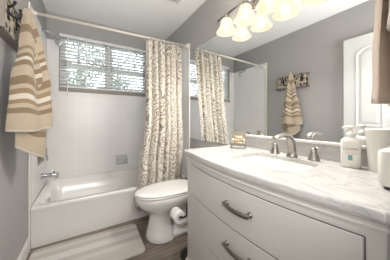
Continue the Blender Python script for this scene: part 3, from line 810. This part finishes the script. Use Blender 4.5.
for row, zz, cnt in ((0, 0.0425, 5), (1, 0.0655, 5), (2, 0.086, 3)):
    for i in range(cnt):
        a = (i-(cnt-1)/2)*0.0205
        shell(TP(a, 0.002 + 0.004*((i+row) % 2), zz), 0.0115, ('shellA', 'shellB', 'shellC', 'shellB', 'shellA')[(i*2+row) % 5], k); k += 1

# ------------------------------------------------------------------ vanity light
fx_ = thing('vanity_light', (WR, 0.877, 2.03), 'vanity light bar with four lit bell glass shades above the mirror', 'light fixture')
LX = WR-0.10
link('wall_plate', BX((WR-0.022, WR-0.0005, 0.70, 1.06, 1.985, 2.085)), 'nickel', fx_, bevel=0.006)
bm = bmesh.new()
tube(bm, [(LX+0.01, 1.345, 2.035), (LX+0.01, 0.42, 2.035)], 0.010, 12)
for y in (0.80, 0.96): tube(bm, [(WR-0.02, y, 2.035), (LX+0.01, y, 2.035)], 0.009, 10)
for y in (1.345, 0.42): lathe(bm, [(0.004, -0.012), (0.013, -0.008), (0.013, 0.008), (0.004, 0.012)], (LX+0.01, y, 2.035), 'Y', 12)
link('bar', bm, 'chrome', fx_, smooth=True)
for y in (1.195, 0.977, 0.765, 0.553):
    bm = bmesh.new(); lathe(bm, [(0.010, 0.030), (0.022, 0.022), (0.024, -0.010), (0.020, -0.022)], (LX, y, 2.005), 'Z', 16)
    link('socket', bm, 'nickel', fx_, smooth=True)
    bm = bmesh.new()
    prof = [(0.026, 1.990), (0.040, 1.984), (0.046, 1.965), (0.049, 1.935), (0.056, 1.900), (0.068, 1.868), (0.076, 1.850), (0.074, 1.849), (0.064, 1.868), (0.052, 1.902), (0.045, 1.937), (0.042, 1.963), (0.036, 1.979), (0.024, 1.985)]
    lathe(bm, [(r*(1.02+0.16*(1.990-z)/0.141), 1.985-(1.990-z)*0.83) for r, z in prof], (LX, y, 0), 'Z', 28, False, False)
    s_ = tag(link('lamp_shade', bm, 'shade', fx_, smooth=True), 'cream lit bell glass shade')
    bm = bmesh.new(); lathe(bm, [(0.002, -0.035), (0.012, -0.030), (0.019, -0.012), (0.017, 0.010), (0.012, 0.035), (0.012, 0.05)], (LX, y, 1.92), 'Z', 14)
    link('bulb', bm, 'bulb', s_, smooth=True)
    d = bpy.data.lights.new('vanity_lamp', 'POINT'); d.energy = 14.5; d.color = (1.0, 0.96, 0.91); d.shadow_soft_size = 0.03
    o = bpy.data.objects.new('vanity_lamp', d); COL.objects.link(o); o.location = (LX, y, 1.905)

# ceiling exhaust fan
vf = thing('exhaust_fan', (1.16, 1.70, HC), 'square slotted exhaust fan grille on the ceiling', 'vent')
link('grille', BX((1.00, 1.315, 1.53, 1.85, HC-0.016, HC-0.0005), (1.02, 1.295, 1.55, 1.83, HC-0.022, HC-0.016)), 'vent', vf, bevel=0.003)
bm = bmesh.new()
for k in range(9): box(bm, 1.04, 1.275, 1.575+k*0.028, 1.583+k*0.028, HC-0.0228, HC-0.0215)
link('slots', bm, 'dark_gap', vf)

# ------------------------------------------------------------------ toilet
TYC = 1.635
to = thing('toilet', (1.18, TYC, 0), 'white two-piece toilet with closed lid between the vanity and the tub', 'toilet')
def egg(xf, xb, hw, z, e_b=3.0, n=40, dy=0.0, front=0.58):
    xc = xf + (xb-xf)*front; pts = []
    for k in range(n):
        t = 2*PI*k/n; c, s = math.cos(t), math.sin(t)
        if c <= 0: x = xc + (xc-xf)*(-(abs(c)**0.95)); y = hw*math.copysign(abs(s)**0.95, s)
        else: x = xc + (xb-xc)*abs(c)**(2/e_b); y = hw*math.copysign(abs(s)**(2/e_b), s)
        pts.append((x, TYC+y+dy, z))
    return pts
bm = bmesh.new()
loft(bm, [egg(0.888, 1.14, 0.142, 0.0), egg(0.884, 1.14, 0.143, 0.012), egg(0.894, 1.12, 0.128, 0.05), egg(0.914, 1.11, 0.110, 0.14), egg(0.922, 1.12, 0.104, 0.205), egg(0.916, 1.14, 0.108, 0.235), egg(0.888, 1.20, 0.128, 0.262), egg(0.846, 1.28, 0.152, 0.292), egg(0.812, 1.34, 0.170, 0.328), egg(0.796, 1.36, 0.178, 0.362), egg(0.792, 1.365, 0.180, 0.388), egg(0.800, 1.36, 0.174, 0.402)])
# rear foot, trapway and tank shelf
loft(bm, [rrect(1.10, 1.46, TYC-0.112, TYC+0.112, 0.03, 0.0), rrect(1.10, 1.46, TYC-0.112, TYC+0.112, 0.03, 0.022), rrect(1.12, 1.44, TYC-0.085, TYC+0.085, 0.03, 0.045), rrect(1.14, 1.43, TYC-0.06, TYC+0.06, 0.03, 0.10), rrect(1.16, 1.43, TYC-0.06, TYC+0.06, 0.03, 0.30)])
for s in (1, -1):
    yy = TYC+s*0.052
    tube(bm, bez((1.12, yy, 0.26), (1.22, yy+s*0.02, 0.05), (1.25, yy+s*0.02, 0.06), (1.30, yy+s*0.01, 0.20), 10) + bez((1.30, yy+s*0.01, 0.20), (1.34, yy, 0.28), (1.40, yy, 0.22), (1.41, yy, 0.03), 8)[1:], 0.044, 14)
loft(bm, [rrect(1.26, 1.50, TYC-0.10, TYC+0.10, 0.04, 0.27), rrect(1.25, 1.53, TYC-0.125, TYC+0.125, 0.04, 0.33), rrect(1.25, 1.545, TYC-0.14, TYC+0.14, 0.04, 0.392), rrect(1.26, 1.54, TYC-0.13, TYC+0.13, 0.04, 0.400)])
link('bowl', bm, 'porcelain', to, smooth=True)
bm = bmesh.new(); loft(bm, [egg(0.787, 1.345, 0.177, 0.4025), egg(0.783, 1.35, 0.180, 0.408), egg(0.783, 1.35, 0.180, 0.416), egg(0.788, 1.345, 0.177, 0.4195)])
link('seat', bm, 'porcelain', to, smooth=True)
bm = bmesh.new(); loft(bm, [egg(0.788, 1.372, 0.177, 0.4205), egg(0.783, 1.378, 0.181, 0.426), egg(0.785, 1.378, 0.180, 0.434), egg(0.800, 1.372, 0.171, 0.441), egg(0.86, 1.35, 0.14, 0.4445)])
link('lid', bm, 'porcelain', to, smooth=True)
bm = bmesh.new(); loft(bm, [rrect(1.415, 1.548, TYC-0.165, TYC+0.165, 0.035, 0.4005), rrect(1.405, 1.552, TYC-0.178, TYC+0.178, 0.035, 0.45), rrect(1.392, 1.555, TYC-0.200, TYC+0.200, 0.035, 0.72)])
tk = link('tank', bm, 'porcelain', to, smooth=True); tk.data.set_sharp_from_angle(angle=R(60))
bm = bmesh.new(); loft(bm, [rrect(1.384, 1.556, TYC-0.208, TYC+0.208, 0.035, 0.7205), rrect(1.380, 1.558, TYC-0.213, TYC+0.213, 0.035, 0.728), rrect(1.380, 1.558, TYC-0.213, TYC+0.213, 0.035, 0.748), rrect(1.390, 1.550, TYC-0.203, TYC+0.203, 0.03, 0.757)])
tl = link('tank_lid', bm, 'porcelain', to, smooth=True); tl.data.set_sharp_from_angle(angle=R(60))
bm = bmesh.new(); lathe(bm, [(0.014, 0.004), (0.014, -0.006), (0.006, -0.010)], (1.394, TYC-0.14, 0.665), 'X', 12); tube(bm, [(1.384, TYC-0.14, 0.665), (1.380, TYC-0.10, 0.660), (1.380, TYC-0.07, 0.655)], [0.007, 0.006, 0.005], 8)
link('flush_lever', bm, 'chrome', to, smooth=True)
for s in (1, -1):
    bm = bmesh.new(); lathe(bm, [(0.015, 0), (0.014, 0.010), (0.009, 0.018), (0.001, 0.021)], (1.27, TYC+s*0.098, 0.022), 'Z', 14); link('bolt_cap', bm, 'plastic', to, smooth=True)

# freestanding toilet paper stand behind the vanity corner
ps = thing('toilet_paper_stand', (1.135, 1.255, 0), 'black freestanding toilet paper stand on a round base beside the vanity', 'stand')
bm = bmesh.new(); lathe(bm, [(0.080, 0.0), (0.082, 0.010), (0.076, 0.022), (0.050, 0.030), (0.015, 0.034)], (1.135, 1.258, 0), 'Z', 28); link('base', bm, 'black', ps, smooth=True)
bm = bmesh.new(); tube(bm, [(1.135, 1.258, 0.030), (1.135, 1.258, 0.43)], 0.008, 10); lathe(bm, [(0.002, 0.018), (0.012, 0.010), (0.012, 0), (0.007, -0.008)], (1.135, 1.258, 0.435), 'Z', 12); link('pole', bm, 'black', ps, smooth=True)
RX, RZ = 1.018, 0.372
bm = bmesh.new(); tube(bm, [(1.135, 1.258, 0.425), (1.09, 1.235, 0.428), (1.07, 1.20, 0.415), (1.06, 1.180, 0.385)] + bez((1.06, 1.180, 0.385), (1.055, 1.178, 0.374), (RX+0.01, 1.178, RZ), (RX, 1.186, RZ), 6)[1:] + [(RX, 1.24, RZ), (RX, 1.308, RZ)], 0.007, 10)
lathe(bm, [(0.007, 0), (0.012, 0.003), (0.012, 0.012), (0.003, 0.016)], (RX, 1.304, RZ), 'Y', 12)
link('arm', bm, 'black', ps, smooth=True)
bm = bmesh.new(); cy0, cy1, rr = 1.200, 1.296, 0.046
lathe(bm, [(0.019, cy0), (0.043, cy0), (rr, cy0+0.003), (rr, cy1-0.003), (0.043, cy1), (0.019, cy1), (0.019, cy0)], (RX, 0, RZ-0.011), 'Y', 28, False, False)
pr_ = link('toilet_paper_roll', bm, 'paper', loc=(RX, 1.248, RZ-0.011), smooth=True); pr_.data.set_sharp_from_angle(angle=R(45))
tag(pr_, 'white toilet paper roll on the black arm next to the toilet bowl', 'toilet paper')

# ------------------------------------------------------------------ bath mat
def mat_pt(u, v):
    x = 0.030 + 0.815*u; y = 1.480 + 0.470*v
    # rounded corners
    return x, y
bm = bmesh.new(); uvl = bm.loops.layers.uv.verify()
def mring(ins, z): return rrect(0.025+ins, 0.850-ins, 1.485+ins, 1.955-ins, 0.045, z, 5)
loft(bm, [mring(0.004, 0.0), mring(0, 0.006), mring(0.003, 0.013), mring(0.012, 0.016)])
for f in bm.faces:
    for l in f.loops:
        l[uvl].uv = ((l.vert.co.x-0.03)/0.47, (l.vert.co.y-1.485)/0.47)
bmat = link('bath_mat', bm, 'mat', loc=(0.44, 1.712, 0)); bmat.rotation_euler.z = R(-2.2)
tag(bmat, 'light grey striped bath mat on the floor along the tub', 'bath mat')

# ------------------------------------------------------------------ hook rack and striped towel on the left wall
ry0, ry1, rz0, rz1 = 1.300, 1.795, 1.573, 1.768
rk = thing('towel_hook_rack', (0.0, 1.55, rz0), 'stamped wooden wall rack with black hooks on the left wall', 'hook rack')
link('board', BX((0.0005, 0.044, ry0+0.006, ry1-0.006, rz0+0.006, rz1-0.006)), 'board', rk)
link('rack_frame', BX((0.0004, 0.052, ry0, ry1, rz0, rz0+0.010), (0.0004, 0.052, ry0, ry1, rz1-0.010, rz1), (0.0004, 0.052, ry0, ry0+0.010, rz0, rz1), (0.0004, 0.052, ry1-0.010, ry1, rz0, rz1)), 'board_frame', rk, bevel=0.002)
for y in (1.385, 1.525, 1.675):
    bm = bmesh.new(); box(bm, 0.0435, 0.049, y-0.011, y+0.011, 1.655, 1.735)
    tube(bm, bez((0.046, y, 1.70), (0.076, y, 1.65), (0.101, y, 1.68), (0.094, y, 1.725), 10), [0.006]*10+[0.009], 8)
    tube(bm, [(0.046, y, 1.725), (0.066, y, 1.742), (0.074, y, 1.765)], [0.006, 0.006, 0.009], 8)
    link('hook', bm, 'black', rk, smooth=True)

HY = 1.530
tz = [(1.815, 0.0), (1.775, 0.018), (1.70, 0.040), (1.55, 0.062), (1.30, 0.105), (1.05, 0.145), (0.8, 0.150)]
tx = [(1.812, 0.030), (1.775, 0.045), (1.70, 0.062), (1.55, 0.095), (1.30, 0.145), (1.05, 0.165), (0.8, 0.165)]
def tow(zb_fn, scale, foldn, ph, th0, th1, y_off=0.0):
    def fn(u, v):
        th = R(th0 + (th1-th0)*u)
        z = 1.812 + (zb_fn(u) - 1.812)*v
        ry, rx = lerp_tab(tz, z)*scale, lerp_tab(tx, z)*scale
        k = 1 + (0.26-0.18*v)*math.sin(foldn*th*1.6 + ph + 0.8*v)*min(1, v*2.2) + 0.05*math.sin(2.3*foldn*th+1.0)*min(1, v*2)
        base = lerp_tab([(1.815, 0.078), (1.56, 0.066), (1.35, 0.040), (0.7, 0.028)], z)
        return (base + rx*k*max(0, math.cos(th))**0.8, HY + y_off + ry*k*math.sin(th), z + 0.008*math.cos(3*th)*v + 0.022*math.sin(foldn*th*1.6 + ph)*math.sin(PI*v))
    return fn
bm = bmesh.new()
sheet(bm, tow(lambda u: 1.035 + 0.17*max(0, (u-0.72)/0.28)**1.5, 1.0, 3.0, 0.9, -92, 92), 72, 60)
sheet(bm, tow(lambda u: 0.945 - 0.155*min(1, u/0.66) + 0.22*max(0, (u-0.70)/0.30), 0.86, 3.0, 1.9, -80, 80), 60, 60)
tw = link('striped_towel', bm, 'towel', loc=(0.05, HY, 1.0), smooth=True)
so = tw.modifiers.new('thick', 'SOLIDIFY'); so.thickness = 0.006
tag(tw, 'beige and brown striped towel hanging from the hook rack on the left wall', 'towel')

# ------------------------------------------------------------------ taupe hand towel on a bar over the near end of the counter
tb = thing('towel_bar', (1.25, YN, 1.80), 'nickel towel bar holding the taupe hand towel near the doorway', 'towel bar')
bm = bmesh.new(); tube(bm, [(1.05, 0.135, 1.80), (1.47, 0.135, 1.80)], 0.008, 10)
for x in (1.05, 1.47):
    tube(bm, [(x, YN, 1.80), (x, 0.14, 1.80)], 0.010, 10); lathe(bm, [(0.024, 0), (0.022, 0.008), (0.010, 0.012)], (x, YN, 1.80), 'Y', 14)
link('bar', bm, 'nickel', tb, smooth=True)
def hand(x0, x1, yin, yout, z_in, z_out, wav):
    def fn(u, v):
        # path over the bar: v 0 inner hem ... 1 outer hem
        x = x0 + (x1-x0)*u
        L1, L2 = 1.80-z_in, 1.80-z_out; Lb = 0.05; tot = L1+L2+Lb; s = v*tot
        if s < L1: y, z = yin, z_in + s
        elif s < L1+Lb:
            t = (s-L1)/Lb; y = yin + (yout-yin)*(0.5-0.5*math.cos(PI*t)); z = 1.80 + 0.022*math.sin(PI*t)
        else: y, z = yout, 1.80 - (s-L1-Lb)
        d = min(1, max(0, (1.80-z)/0.5))
        y += wav*d*math.sin(11*u+0.6)
        x += 0.075*(1-u)*(1-d) - 0.004*d*(1-u)
        if z < z_out+0.05 and s > L1: x -= (0.012*(1-u))*(1-(z-z_out)/0.05)
        return (x, y, z)
    return fn
bm = bmesh.new(); sheet(bm, hand(1.117, 1.41, 0.105, 0.166, 1.17, 1.150, 0.010), 24, 70)
ht = link('hand_towel', bm, 'towel_plain', loc=(1.25, 0.135, 1.15), smooth=True)
so = ht.modifiers.new('thick', 'SOLIDIFY'); so.thickness = 0.014
tag(ht, 'taupe hand towel hanging over the near end of the counter', 'towel')
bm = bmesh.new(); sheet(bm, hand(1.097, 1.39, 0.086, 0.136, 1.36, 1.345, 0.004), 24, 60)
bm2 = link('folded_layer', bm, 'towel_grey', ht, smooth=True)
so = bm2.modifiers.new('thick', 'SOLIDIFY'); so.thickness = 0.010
